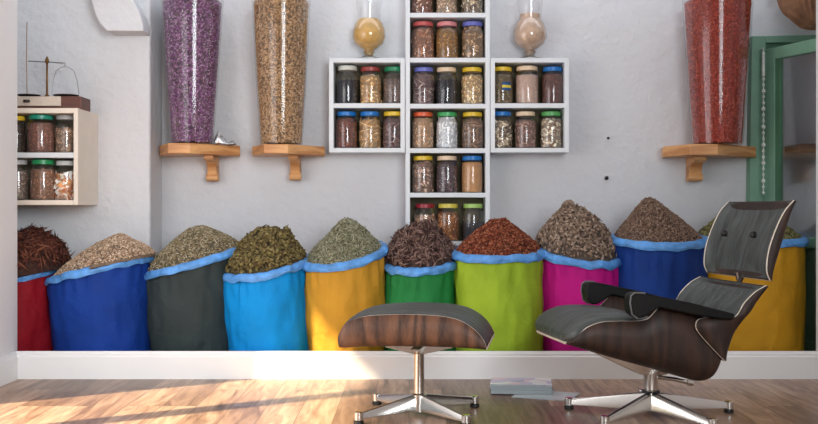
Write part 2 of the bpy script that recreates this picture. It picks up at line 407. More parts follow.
    ho = hm.build('spice_heap', [plain('heap_core_%d' % i, base, .95, var=.3, scale=60, bmp=.8, bscale=90, bdist=.01), islands('heap_bits_%d' % i, [tuple(min(255, v*hp.get('gain', 1.16)) for v in q) for q in hp['cols']])], off=(cx, cy, rz(0)), sharp=180)
    for pnum, poly in enumerate([]): pass
    tag(ho, hp['label'], hp['cat'], 'spice heaps', 'stuff')

SACKS = [
 dict(L=(-52, 290), R=(54, 268), front=287, D=5.64, ry=.23, bl=-50, br=53, col=(136, 8, 28), label='dark red sack cut off at the left edge, holding dark bark sticks',
      heap=dict(peak=(38, 228), over=1.25, lump=.03, n=1100, bit=(.055, .006, .004), stack=.02, tang=.75, pow=2.0, cols=[(72,40,32),(92,54,42),(54,30,26),(112,70,54),(84,46,38)], label='heap of dark brown bark sticks in the dark red sack', cat='bark sticks')),
 dict(L=(50, 280), R=(150, 256), front=274, D=5.63, ry=.24, bl=59, br=151, col=(10, 54, 136), label='royal blue sack between the dark red and charcoal sacks, pale petals inside',
      heap=dict(peak=(118, 231), over=1.13, lump=.012, n=3000, bit=(.009, .005, .003), pow=1.25, gain=1.15, cols=[(178,154,132),(156,132,108),(194,174,154),(136,112,88),(168,142,120)], label='heap of pale pinkish beige petals in the royal blue left sack', cat='dried petals')),
 dict(L=(144, 272), R=(243, 246), front=270, D=5.74, bl=152, br=236, col=(48, 58, 58), label='charcoal sack third from the left with grey green herb',
      heap=dict(peak=(197, 224), over=1.03, lump=.014, n=3200, bit=(.012, .004, .003), pow=1.5, cols=[(140,128,104),(118,106,84),(160,150,128),(100,92,68),(128,112,84)], label='heap of grey green ground herb in the charcoal sack', cat='dried herbs')),
 dict(L=(225, 272), R=(307, 259), front=279, D=5.64, bl=231, br=311, col=(0, 138, 212), label='bright cyan sack heaped with dark green leaves',
      heap=dict(peak=(270, 226), lump=.045, ls=13, n=2200, bit=(.018, .009, .003), stack=.014, pow=1.9, cols=[(104,92,56),(88,76,46),(122,110,70),(74,62,42),(108,94,60)], label='clumpy heap of dark olive green leaves in the cyan sack', cat='dried leaves')),
 dict(L=(303, 260), R=(385, 247), front=269, D=5.66, bl=308, br=384, col=(190, 140, 42), label='mustard yellow sack left of the footstool with pale green needles',
      heap=dict(peak=(348, 215), lump=.012, n=3200, bit=(.018, .0028, .002), pow=1.1, cols=[(136,134,112),(112,112,88),(160,158,136),(92,92,68),(126,120,96)], label='pointed heap of pale green needle leaves in the left mustard sack', cat='dried herbs')),
 dict(L=(383, 262), R=(457, 259), front=274, D=5.70, bl=385, br=454, col=(32, 122, 62), label='dark green sack behind the footstool, heaped with brown twigs',
      heap=dict(peak=(421, 221), lump=.035, ls=14, n=1500, bit=(.030, .005, .003), stack=.02, pow=1.9, tang=.6, cols=[(102,78,72),(78,56,52),(128,104,96),(62,44,42),(112,90,80)], label='tangled heap of purplish brown twigs in the green sack', cat='dried twigs')),
 dict(L=(454, 252), R=(542, 250), front=262, D=5.65, bl=457, br=542, col=(148, 176, 44), label='lime green sack between footstool and lounge chair, red brown chips inside',
      heap=dict(peak=(499, 217), lump=.012, n=3000, bit=(.014, .006, .005), pow=1.45, cols=[(128,64,42),(150,84,58),(104,48,34),(166,104,76),(90,44,32)], gain=.98, label='heap of reddish brown chips in the lime green sack', cat='dried chips')),
 dict(L=(535, 246), R=(619, 255), front=267, D=5.70, bl=542, br=618, col=(184, 12, 124), label='magenta pink sack behind the lounge chair seat',
      heap=dict(peak=(571, 204), lump=.05, ls=14, n=1800, bit=(.016, .008, .004), stack=.012, pow=1.9, cols=[(138,118,103),(122,104,90),(152,134,118),(106,88,76),(130,110,94)], label='lumpy heap of curled grey brown lichen in the magenta sack', cat='dried lichen')),
 dict(L=(612, 238), R=(704, 238), front=249, D=5.68, bl=616, br=702, col=(14, 54, 128), label='navy blue sack under a tall smooth brown cone',
      heap=dict(peak=(648, 194), lump=.010, n=4000, bit=(.009, .0045, .003), pow=1.1, q=1.0, cols=[(120,98,84),(102,82,70),(140,118,102),(86,68,58),(112,88,74)], label='tall smooth cone of brown ground spice in the navy sack', cat='ground spice')),
 dict(L=(696, 236), R=(802, 238), front=246, D=5.72, bl=700, br=800, col=(190, 140, 28), label='mustard yellow sack behind the lounge chair backrest',
      heap=dict(peak=(742, 204), lump=.012, n=2500, bit=(.014, .006, .003), pow=1.3, cols=[(112,108,66),(92,88,54),(134,128,88),(76,70,44)], label='heap of olive green leaves behind the chair backrest', cat='dried leaves')),
]
for i, S in enumerate(SACKS): make_sack(i, S)

# ------------------------------------------------------------------ jars
def jar_glass_prof(R, h):
    return [(R*.80, 0), (R*.97, .006), (R, .02), (R, h*.70), (R*.96, h*.76), (R*.80, h*.83), (R*.78, h*.97)]
def make_jar(x, y, z, R, h, lidc, cols, fill, bit, label, group, powder=False, lidmat=None, n=170, sticker=False, lidR=None):
    t = thing('spice_jar', label, 'jar', (x, y, z), group)
    g = MB(); g.lathe(jar_glass_prof(R, h), x, y, z, 24, cap1=False); g.build('glass', M_glass, t)
    if lidc:
        lr = lidR or R*.86
        l = MB(); l.lathe([(lr, h*.885), (lr*1.02, h*.89), (lr*1.02, h*.985), (lr*.97, h), (lr*.5, h*1.0)], x, y, z, 24)
        l.build('lid', lid_mat(lidc), t)
    c = MB(); zt = h*fill
    prof = [(R*.78, .004)]+[(min(R*.93, rr*.93), zz) for rr, zz in jar_glass_prof(R, h)[1:] if zz < zt]
    prof.append((prof[-1][0], zt)); prof.append((prof[-1][0]*.4, zt+.004))
    c.lathe(prof, x, y, z, 20)
    avg = tuple(sum(q[k] for q in cols)/len(cols) for k in range(3))
    if not powder:
        pts = []; nr = []
        for _ in range(n):
            a = random.uniform(-PI*1.05, PI*.05); zz = random.uniform(.012, zt)
            rr = R*.93 if zz < h*.72 else R*.76
            d = Vector((math.cos(a), math.sin(a), 0)); pts.append(Vector((x, y, z+zz))+d*rr*.95); nr.append(d)
        c.bits(pts, nr, *[q*1.35 for q in bit], tang=1.0, mi=1)
    co = c.build('contents', [plain('jar_fill', tuple(v*(.98 if powder else .8) for v in avg), .9, var=.15, scale=50), islands('jar_bits', [tuple(min(255, v*1.22) for v in q) for q in cols]+cols)], t)
    stuff(co)
    if sticker:
        s = MB(); rows = []
        for k in range(9):
            a = -PI*.52+k*.11; rows.append([(x+(R+.0015)*math.cos(a), y+(R+.0015)*math.sin(a), z+zz) for zz in (h*.36, h*.43, h*.50, h*.58)])
        s.grid(rows); so = s.build('sticker', [plain('sticker_blue', (28, 74, 130), .5), plain('sticker_yellow', (214, 196, 60), .5)], t)
        for q, poly in enumerate(so.data.polygons): poly.material_index = 1 if q % 3 == 1 else 0
        so['label'] = 'blue and yellow sticker'
    return t
_lids = {}
def lid_mat(c):
    if c not in _lids: _lids[c] = plain('lid_paint', c, .35, var=.05)
    return _lids[c]
WHITE=(214,216,206); RED=(150,60,54); GREEN=(24,132,88); BLUE=(24,116,196); YEL=(226,190,44); PINK=(220,140,144); PERI=(104,112,194); CREAM=(232,206,174); ORNG=(218,92,48); DRED=(150,28,44); LGRN=(170,206,110)
fine=(.008,.006,.004); med=(.012,.006,.004); stick=(.026,.005,.004); leafb=(.014,.009,.003)
DK=[(30,30,40),(42,42,54),(22,22,28)]
C_tan=[(196,158,108),(170,128,82),(216,184,138)]; C_red=[(120,66,50),(92,48,38),(150,92,70)]; C_br=[(112,84,64),(86,62,48),(146,116,92)]
C_mix=[(196,178,150),(120,96,76),(74,56,46),(216,204,182)]; C_pur=[(104,78,78),(74,54,58),(140,112,106)]; C_beige=[(196,170,144),(182,154,130)]
yw = lambda p: p

# unit boards: rows by height
FRT = 6.02; JD = 6.105
def unit(name, label, x0, x1, ys, th=.026, dep=None, front=FRT, back=YW, bt=.012):
    X0, X1 = PX(x0, front), PX(x1, front); zt, zb = PZ(ys[0], front), PZ(ys[-1], front)
    t = thing('wall_shelf_unit', label, 'shelf', ((X0+X1)/2, back, zb), 'white jar shelf units')
    f = MB(); f.box(X0, X0+th, front, back, zb, zt); f.box(X1-th, X1, front, back, zb, zt)
    f.box(X0+th, X1-th, front, back, zt-th, zt); f.box(X0+th, X1-th, front, back, zb, zb+th)
    f.build('carcass', M_white, t, smooth=False, bevel=.002)
    tops = []
    for y in ys[1:-1]:
        z = PZ(y, front); m_ = MB().box(X0+th, X1-th, front+.002, back, z-th/2, z+th/2); m_.build('shelf_board', M_white, t, smooth=False); tops.append(z+th/2)
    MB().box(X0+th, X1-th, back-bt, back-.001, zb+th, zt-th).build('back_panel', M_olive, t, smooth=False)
    return t, X0, X1, tops+[zb+th]
t, a, b, tc_ = unit('c', 'tall narrow centre shelf unit rising out of the picture', 405.5, 490, [-36, 15, 60, 106, 150.5, 195, 246])
t, a2, b2, tl_ = unit('l', 'two-row left wing of the cross of white shelves, amber goblet on top', 329, 405, [58, 105.5, 152.5])
t, a3, b3, tr_ = unit('r', 'two-row right wing of the cross of white shelves, beige goblet on top', 490.5, 569, [58, 105.5, 152.5])
JR = 11*JD/F; JH = 37*JD/F
def jar(px, zb, lid, cols, fill, bit, lab, grp, powder=False, sc=1.0, wd=1.0, **k):
    make_jar(PX(px, JD), JD, zb+.0005, JR*wd, JH*sc, lid, cols, fill, bit, lab, grp, powder, **k)
G1='jars in the left wing'; G2='jars in the centre unit'; G3='jars in the right wing'
z=tl_[0]
jar(347.5, z, WHITE, DK, .62, fine, 'jar of blue black seeds with a whitish lid, left wing top row', G1, sc=1.03)
jar(370.5, z, RED, C_tan, .76, leafb, 'jar of tan chips with a brownish red lid, left wing top row', G1)
jar(394, z, GREEN, [(118,98,92),(100,82,78),(136,116,108)], .66, fine, 'jar of grey brown powder with a green lid, left wing top row', G1)
z=tl_[1]
jar(346.5, z, BLUE, C_red, .80, fine, 'jar of reddish brown grains with a blue lid, leftmost in the left wing bottom row', G1, sc=.99)
jar(370, z, BLUE, C_tan, .78, stick, 'jar of tan sticks with a blue lid, left wing bottom row', G1, sc=.99, n=90)
jar(393.5, z, YEL, C_pur, .80, stick, 'jar of dark brown pods with a yellow lid, left wing bottom row', G1, sc=.99, n=90)
z=tc_[0]
jar(422, z, RED, C_red+[(200,180,160)], .8, leafb, 'jar of reddish brown mix cut by the top edge, left in the centre unit', G2)
jar(446.5, z, CREAM, C_beige+[(160,130,104)], .8, med, 'jar of beige bits cut by the top edge, middle in the centre unit', G2)
jar(472, z, YEL, C_mix, .8, leafb, 'jar of brown and cream mix cut by the top edge, right in the centre unit', G2)
z=tc_[1]
jar(423, z, (196,88,88), [(152,104,80),(124,80,62),(178,134,106)], .8, leafb, 'jar of brown leaf bits with a rose red lid, centre unit', G2, wd=1.06)
jar(447, z, PINK, [(158,112,58),(132,88,44),(186,144,88)], .8, fine, 'jar of amber brown seeds with a pink lid, centre unit', G2, wd=1.04)
jar(472.5, z, PERI, [(150,116,84),(110,82,60),(186,156,120)], .86, leafb, 'jar of brown bark curls with a violet blue lid, centre unit', G2, wd=1.04)
z=tc_[2]
jar(423.5, z, PERI, C_pur+[(170,150,140)], .8, stick, 'jar of purplish brown pods with a violet blue lid, centre unit', G2, n=90)
jar(446.5, z, CREAM, DK, .66, fine, 'jar of black seeds with a cream lid, centre unit', G2)
jar(472, z, YEL, C_tan+[(222,196,150)], .78, med, 'jar of golden tan seeds with a yellow lid, centre unit', G2)
z=tc_[3]
jar(423, z, ORNG, [(200,158,120),(176,134,98),(218,182,146)], .82, fine, 'jar of light tan grains with an orange lid, centre unit', G2, sc=.98)
jar(447, z, (60,168,96), [(232,236,240),(214,220,228),(246,248,250)], .86, med, 'jar of white crystals with a green lid, centre unit', G2, sc=.98)
jar(472.5, z, YEL, C_br+[(160,130,110)], .8, stick, 'jar of brown bark sticks with a yellow lid, centre unit', G2, sc=.98, n=90)
z=tc_[4]
jar(423, z, YEL, [(150,118,100),(114,84,72),(180,152,134)], .82, leafb, 'jar of pinkish brown flakes with a yellow lid, lower centre unit', G2, sc=.99)
jar(447, z, CREAM, [(84,64,70),(60,46,52),(124,104,108)], .82, med, 'jar of dark purple berries with a peach lid, lower centre unit', G2, sc=.99)
jar(472, z, BLUE, [(196,146,96),(188,138,90)], .82, fine, 'jar of orange tan powder with a blue lid, lower centre unit', G2, powder=True, sc=.99)
z=tc_[5]; s5 = 1.08
jar(425, z, DRED, [(186,148,118),(150,108,84),(206,174,146)], .68, leafb, 'jar of tan chips with a dark red lid just above the brown twigs', G2, sc=s5*.93)
jar(448, z, (222,206,84), [(164,104,60),(136,80,46),(188,134,88)], .76, med, 'jar of orange brown chips with a pale yellow lid above the sacks', G2, sc=s5*.93)
jar(473, z, LGRN, [(74,70,74),(56,54,60)], .5, fine, 'half full jar of dark grey powder with a light green lid', G2, powder=True, sc=s5*.93)
z=tr_[0]
jar(502, z, YEL, [(118,100,66),(90,74,50),(146,124,86)], .8, fine, 'jar of brown green herb with a blue and yellow sticker, right wing', G3, sticker=True)
jar(527, z, CREAM, [(198,168,152),(190,160,144)], .76, fine, 'wide jar of pinkish beige powder with a cream lid, right wing', G3, powder=True, wd=1.1, sc=1.02)
jar(552.5, z, BLUE, [(104,62,56),(76,44,42),(138,92,82)], .8, fine, 'jar of dark reddish seeds with a blue lid, right wing top row', G3)
z=tr_[1]
jar(501.5, z, BLUE, C_mix, .72, leafb, 'jar of beige and dark chips with a blue lid, right wing bottom row', G3, sc=.99)
jar(525.5, z, CREAM, [(140,104,92),(108,76,68),(168,136,122)], .76, med, 'jar of reddish brown bits with a cream lid, right wing bottom row', G3, sc=.99)
jar(551, z, (84,168,92), [(216,204,184),(190,172,146),(112,84,66)], .78, leafb, 'jar of cream and brown chips with a green lid, right wing bottom row', G3, sc=.99)

# ------------------------------------------------------------------ left cabinet with scale
XC = PX(98, YP); CF = XC*F/(78-CX)                   # front depth of the cabinet
cab = thing('wall_cabinet', 'open white wall cabinet with two rows of jars, cut by the left wall', 'cabinet', (-2.0, YP, PZ(205, CF)))
th = 5*CF/F; X0 = -2.34; zt, zb = PZ(108, CF), PZ(205, CF); zm = PZ(155, CF)
f = MB(); f.box(XC-th*.9, XC, CF, YP, zb, zt); f.box(X0, X0+th, CF, YP, zb, zt); f.box(X0+th, XC-th*.9, CF, YP, zt-th, zt); f.box(X0+th, XC-th*.9, CF, YP, zb, zb+th)
f.build('carcass', plain('cream_cabinet_paint', (226, 214, 200), .55, var=.04), cab, smooth=False, bevel=.002)
MB().box(X0+th, XC-th*.9, CF+.003, YP, zm-th/2, zm+th/2).build('shelf_board', M_white, cab, smooth=False)
MB().box(X0+th, XC-th*.9, YP-.012, YP-.001, zb+th, zt-th).build('back_panel', plain('cabinet_back', (150, 134, 116), .7), cab, smooth=False)
def cjar(px, z, d, Rpx, hpx, lid, cols, fill, bit, lab, **k):
    make_jar(PX(px, d), d, z+.0005, Rpx*d/F, hpx*d/F, lid, cols, fill, bit, lab, 'jars in the left cabinet', **k)
cd = CF+.10
cjar(16.5, zm+th/2, cd, 9.5, 37, YEL, [(60,46,38),(84,66,52),(44,34,30)], .8, fine, 'jar of dark grains with a yellow lid, half hidden by the left wall')
cjar(41, zm+th/2, cd, 13.5, 38, (30,140,118), [(146,98,84),(122,78,66),(170,124,106)], .78, fine, 'big jar of reddish brown grains with a teal lid in the left cabinet')
cjar(66, zm+th/2, cd+.02, 10.5, 38, (170,170,172), [(158,128,106),(132,102,84),(180,152,130)], .66, fine, 'jar of light brown seeds with a silver lid at the cabinet side')
cjar(18, zb+th, cd, 10, 40, (180,182,184), [(140,120,108),(112,94,84),(166,148,134)], .7, fine, 'jar of grey brown grains low in the left cabinet, cut by the wall')
cjar(43, zb+th, cd, 12.5, 40, (36,140,84), [(160,116,92),(134,94,72),(184,142,116)], .76, fine, 'jar of brown grains with a green lid low in the left cabinet')
cjar(66, zb+th, cd+.02, 11, 39, (196,198,198), [(236,222,204),(206,150,104),(240,234,226),(150,96,70)], .66, (.020,.014,.004), 'jar of white and orange pieces low in the cabinet beside its side panel')
# balance scale
zs = zt; sd0 = CF+.10
sc = thing('balance_scale', 'old balance scale with brass post on a dark wooden box', 'scale', (PX(47, sd0), sd0, zs))
bx0, bx1 = -2.32, PX(62, CF+.03)
MB().box(bx0, bx1+.10, CF+.035, CF+.20, zs, zs+.066).build('base_box', plain('reddish_brown_wood', (92, 50, 38), .5, var=.2, stretch=(1, 1, 8)), sc, smooth=False, bevel=.003)
dr = MB().box(bx0, bx1-.005, CF+.022, CF+.0345, zs+.014, zs+.064).build('drawer', plain('pale_drawer_front', (196, 182, 168), .4), sc, smooth=False, bevel=.002)
kn = MB(); kp = P(26.5, 101, CF+.012); kn.lathe([(.002, -.008), (.016, -.006), (.018, 0), (.016, .006), (.002, .008)], kp.x, kp.y, kp.z, 14); kn.build('knob', M_dark, dr)
zt2 = zs+.066; yc = sd0+.01
q = P(47, 62, yc); MB().lathe([(.012, 0), (.012, .01), (.006, .02), (.005, q.z-zt2-.01), (.012, q.z-zt2), (.010, q.z-zt2+.012), (.003, q.z-zt2+.03)], q.x, q.y, zt2, 12).build('post', M_brass, sc)
e1, e2 = P(28, 61, yc), P(65, 63, yc)
bm_ = MB(); bm_.tube([e1, (q.x, q.y, q.z), e2], .0035, 8); bm_.build('beam', M_steel, sc)
pn = P(29, 93, yc)
m_ = MB(); m_.lathe([(.004, 0), (.035, .002), (.058, .010), (.060, .014)], pn.x, pn.y, zt2+.001, 20); m_.build('left_pan', M_dark, sc)
m_ = MB(); m_.tube([P(27, 22, yc), P(26.5, 60, yc), (pn.x-.01, pn.y, zt2+.006)], .0022, 6); m_.build('left_rod', M_brass, sc)
pr_ = P(66, 94, yc)
m_ = MB(); m_.lathe([(.004, 0), (.045, .002), (.066, .010), (.068, .013)], pr_.x, pr_.y, zt2+.001, 20); m_.build('right_pan', M_dark, sc)
bow = [P(52, 94, yc), P(53.5, 80, yc), P(56, 71, yc), P(61, 67.5, yc), P(65, 66.5, yc), P(69, 67.5, yc), P(74, 71, yc), P(77, 80, yc), P(79, 94, yc)]
m_ = MB(); m_.tube(bow, .0022, 6); m_.tube([e2, P(65, 66.5, yc)], .003, 6); m_.build('bow_wire', M_steel, sc)

# ------------------------------------------------------------------ wall shelves with tall glass tubes
def bracket_shelf(x0, f0, f1, x1, yt, yb, bx0_, bx1_, by, label, seamed=False):
    yf = YW-.35; zt = PZ(yt, yf); zb = PZ(yb-.5, yf)
    A0 = max(PX(x0, yf+.02), -9); poly = [(PX(x0, YW-.06) if x0 > 300 or x0 > 200 else PX(x0, yf+.03), YW), (PX(x0, YW-.14), YW-.13), (PX(f0, yf), yf), (PX(f1, yf), yf), (PX(x1, YW-.11), YW-.11), (PX(x1, YW), YW)]
    if x0 < 200: poly[0] = (XP+.012, YW); poly[1] = (XP+.012, YW-.13)
    c = sum(p[0] for p in poly)/6
    t = thing('wall_shelf', label, 'shelf', (c, YW, zb), 'wooden bracket shelves')
    MB().prism(poly, lambda u, v, w_: (u, v, w_), zb, zt).build('shelf_board', M_oak, t, smooth=False, bevel=.004)
    bw = (bx1_-bx0_)*.5*6.05/F; bxc = PX((bx0_+bx1_)/2, 6.05); zl = PZ(by, 6.08)
    prof = [(YW, zb), (YW-.20, zb), (YW-.20, zb-.018), (YW-.175, zb-.03), (YW-.13, zb-.038), (YW-.105, zb-.055), (YW-.092, zb-.085), (YW-.085, zl+.035), (YW-.082, zl+.012), (YW-.06, zl), (YW, zl)]
    MB().prism(prof, lambda u, v, w_: (w_, u, v), bxc-bw*.8, bxc+bw*.8).build('bracket', M_oak, t, smooth=False, bevel=.004)
    r_ = MB(); n_ = 14; 
    vs = []
    r_.tube([(bxc-bw*.95, YW-.075, zl+.022), (bxc+bw*.95, YW-.075, zl+.022)], .022, 14); r_.build('scroll', M_oak, t)
    return zt, c
S1 = bracket_shelf(156, 168, 190, 240, 143, 154, 204, 216, 181, 'wooden bracket shelf under the tube of purple flowers')
S2 = bracket_shelf(252, 264, 288, 325, 144, 154, 288, 300, 180, 'wooden bracket shelf under the tube of tan pellets')
S3 = bracket_shelf(664, 690, 718, 756, 144, 155.5, 691, 706, 181, 'wooden bracket shelf under the tube of red grains')
TD = 5.985
def tube_jar(b0, b1, t0, t1, zbase, name, label, cols, bit, n, inset=0, avg=None):
    xb = PX((b0+b1)/2, TD); xt = PX((t0+t1)/2, TD); rb = (b1-b0)/2*TD/F; rt = (t1-t0)/2*TD/F; z1 = PZ(0, TD); hh = z1-zbase
    # widening upward past the top of the frame; the axis stands upright over the shelf
    xc = (xb+xt)/2; ext = 1.06
    R = lambda u: rb+(rt-rb)*u**.9
    t = thing('glass_vase', label, 'vase', (xc, TD, zbase), 'tall tapering glass vases')
    g = MB(); prof = [(rb*.9, 0), (rb, .006)]+[(R(u), hh*u) for u in np.linspace(.03, ext, 14)]
    g.lathe(prof, xc, TD, zbase, 40, cap1=False); g.build('glass', M_glass_tube, t)
    c = MB(); c.lathe([(rb*.86, .012)]+[(R(u)*.93-.004, hh*u) for u in np.linspace(.02, ext*.93, 14)], xc, TD, zbase, 32)
    pts = []; nr = []
    for _ in range(n):
        u = random.uniform(.015, .98); a = random.uniform(-PI*1.08, PI*.08); d = Vector((math.cos(a), math.sin(a), 0))
        pts.append(Vector((xc, TD, zbase+hh*u))+d*(R(u)*.94-.003)); nr.append(d)
    c.bits(pts, nr, *bit, tang=1.0, mi=1)
    av = avg or tuple(sum(q[k] for q in cols)/len(cols)*.6 for k in range(3))
    o = c.build('contents', [plain('vase_core', av, .9, var=.3, scale=50), islands('vase_bits', cols)], t); stuff(o)
tube_jar(173, 214, 160, 222, S1[0], 'v', 'tall glass vase of purple and white dried flowers', [(138,76,134),(104,54,108),(158,104,154),(196,168,192),(98,92,72),(118,70,104)], (.008,.005,.004), 6500)
tube_jar(262, 304, 250, 309, S2[0], 'v', 'tall glass vase of tan pellets on a wooden bracket shelf', [(196,158,116),(168,128,88),(218,186,146),(150,110,74)], (.0085,.0042,.004), 6500)
tube_jar(691, 740, 685, 754, S3[0], 'v', 'tall glass vase of brick red grains beside the green door', [(176,66,46),(146,46,34),(206,98,74),(128,40,30)], (.008,.005,.004), 5500, avg=(150,52,38))
# crumpled foil on the first shelf
rows = []
for j in range(9):
    row = []
    for k in range(12):
        x = PX(214+k*1.9, 6.0); y = 5.97+j*.012; e = 1-(abs(j-4)/4.2)**2
        row.append((x, y, S1[0]+.003+max(0, e)*(.05+.04*math.sin(k*.55+.4))*(.5+.5*abs(noise.noise(Vector((k*.6, j*.6, 2)))*2))*(1 if 0 < k < 11 else .1)))
    rows.append(row)
fo = MB().grid(rows).build('foil_scoop', M_foil, off=(PX(222, 6.0), 6.0, S1[0]), sharp=20)
sm = fo.modifiers.new('s', 'SOLIDIFY'); sm.thickness = .003
tag(fo, 'crumpled shiny foil beside the vase of purple flowers', 'foil')

# goblets
M_stem = thin_glass('thick_clear_glass', (.88, .88, .86), .22)
def goblet(px, zb, cols_c, neck, lab, D_=6.10, top=-6, fillz=17, bowl=17, wall=None):
    t = thing('glass_goblet', lab, 'goblet', (PX(px, D_), D_, zb), 'glass goblets on the shelf wings'); k = D_/F; x = PX(px, D_)
    Z = lambda y: (57.5-y)*k
    prof = [(15*k, 0), (14.5*k, .004), (7*k, .014), (4*k, Z(52.5)), (6*k, Z(50)), (4.4*k, Z(47.5)), (9*k, Z(45)), (14.5*k, Z(41)), (bowl*k, Z(35)), (bowl*.97*k, Z(28)), (14*k, Z(21)), (11*k, Z(17)), (11.5*k, Z(10)), (12.5*k, Z(3)), (12.8*k, Z(top))]
    MB().lathe(prof[5:], x, D_, zb, 32, cap0=False, cap1=False).build('bowl', M_glass, t)
    MB().lathe(prof[:6], x, D_, zb, 32, cap1=False).build('stem_and_foot', M_stem, t)
    sc_ = [(r*.93, z) for r, z in prof[3:12]]+[(prof[11][0]*.9, Z(fillz)), (.004, Z(fillz)+.003)]
    MB().lathe(sc_, x, D_, zb, 32).build('contents', plain('goblet_fill', cols_c, .8, var=.14, scale=26, bmp=.5, bscale=60, bdist=.006), t)
goblet(369, PZ(58, FRT)+.0005, (206, 164, 92), 0, 'glass goblet of amber powder on the left wing of the shelves', top=-2)
goblet(530, PZ(58, FRT)+.0005, (196, 166, 142), 0, 'glass goblet of beige powder on the right wing of the shelves', top=-6, fillz=12)

# brown pleated basket hanging top right
hb_ = MB(); cxb, cyb, zbb = PX(816, 5.95), 5.95, PZ(-13, 5.95)
rows = []
for j in range(10):
    u = j/9; row = []
    for k in range(72):
        a = 2*PI*k/72; pl = (.010 if k % 2 else -.010)*u; rr = .02+.20*math.sin(u*PI/2)*(1+.12*noise.noise(Vector((math.cos(a)*2, math.sin(a)*2, 3))))+pl
        row.append((cxb+rr*math.cos(a), cyb+rr*math.sin(a)*.8, zbb-.24+.26*(u**1.6)+.02*noise.noise(Vector((a, u*4, 1)))))
    rows.append(row)
hb_.grid(rows, True)
ho = hb_.build('hanging_basket', plain('dark_dried_leaf', (146, 108, 82), .75, var=.35, scale=22, bmp=.6, bscale=40, bdist=.01), off=(cxb, cyb, zbb), sharp=15)
so = ho.modifiers.new('s', 'SOLIDIFY'); so.thickness = .006
tag(ho, 'dark brown pleated leaf basket hanging at the top right corner', 'basket')
# wall hook and plug hole
for x, y, lab in ((606.5, 178, 'small dark wall plug, the lower of the two on the plaster'), (608, 138, 'tiny dark wall plug, the upper of the two on the plaster')):
    p = P(x, y, YW-.004); r = .012 if y > 150 else .007
    m_ = MB(); m_.tube([(p.x, YW+.002, p.z), (p.x, YW-.012, p.z), (p.x+.004, YW-.02, p.z-.004)], [r, r, r*.5], 10)
    tag(m_.build('wall_plug', M_dark, off=(p.x, YW, p.z)), lab, 'wall plug', 'wall plugs')

# ------------------------------------------------------------------ lounge chair and footstool
class Frame:
    def __init__(s, O, ang):
        s.O = O; s.S = Vector((math.cos(ang), math.sin(ang), 0)); s.N = Vector((s.S.y, -s.S.x, 0))
        if s.N.y > 0: s.N = -s.N                      # N points to the viewer's side
    def w(s, a, n, z): q = s.S*a+s.N*n; return Vector((s.O[0]+q.x, s.O[1]+q.y, z))
    def inv(s, px, py, n):
        k = (px-CX)/F; a = (k*(s.O[1]+n*s.N.y)-s.O[0]-n*s.N.x)/(s.S.x-k*s.S.y); Y = s.O[1]+n*s.N.y+a*s.S.y
        return (a, H-(py-CY)*Y/F)
def resample(pts, n, smooth=2):
    P_ = [Vector((p[0], p[1])) for p in pts]
    # catmull-rom densify
    D_ = []
    for i in range(len(P_)-1):
        p0 = P_[max(i-1, 0)]; p1 = P_[i]; p2 = P_[i+1]; p3 = P_[min(i+2, len(P_)-1)]
        for k in range(12):
            t = k/12; D_.append(.5*((2*p1)+(p2-p0)*t+(2*p0-5*p1+4*p2-p3)*t*t+(3*p1-p0-3*p2+p3)*t**3))
    D_.append(P_[-1]); L = [0]
    for i in range(1, len(D_)): L.append(L[-1]+(D_[i]-D_[i-1]).length)
    out = []; j = 0
    for q in range(n):
        t = L[-1]*q/(n-1)
        while j < len(L)-2 and L[j+1] < t: j += 1
        f_ = (t-L[j])/max(1e-9, L[j+1]-L[j]); out.append(D_[j].lerp(D_[j+1], min(1, f_)))
    return out
def spow(x, p): return math.copysign(abs(x)**p, x)
def shell(fr_, E, B, hw, name, parent, mat, n=48, th=.011, pw=5.0, hwf=None):
    E = resample(E, n); B = resample(B, n); rows = []
    for i in range(n):
        t = i/(n-1); h_ = hw*(hwf(t) if hwf else 1); row = []
        for k in range(41):
            a = PI*k/40; nn = h_*spow(math.cos(a), 2/pw); w_ = abs(math.sin(a))**(2/pw)
            q = E[i].lerp(B[i], w_); row.append(fr_.w(q[0], nn, q[1]))
        rows.append(row)
    o = MB().grid(rows).build(name, [mat, M_edge], parent, sharp=60)
    s_ = o.modifiers.new('thick', 'SOLIDIFY'); s_.thickness = th; s_.offset = 0; s_.use_rim = True; s_.material_offset_rim = 1
    return o
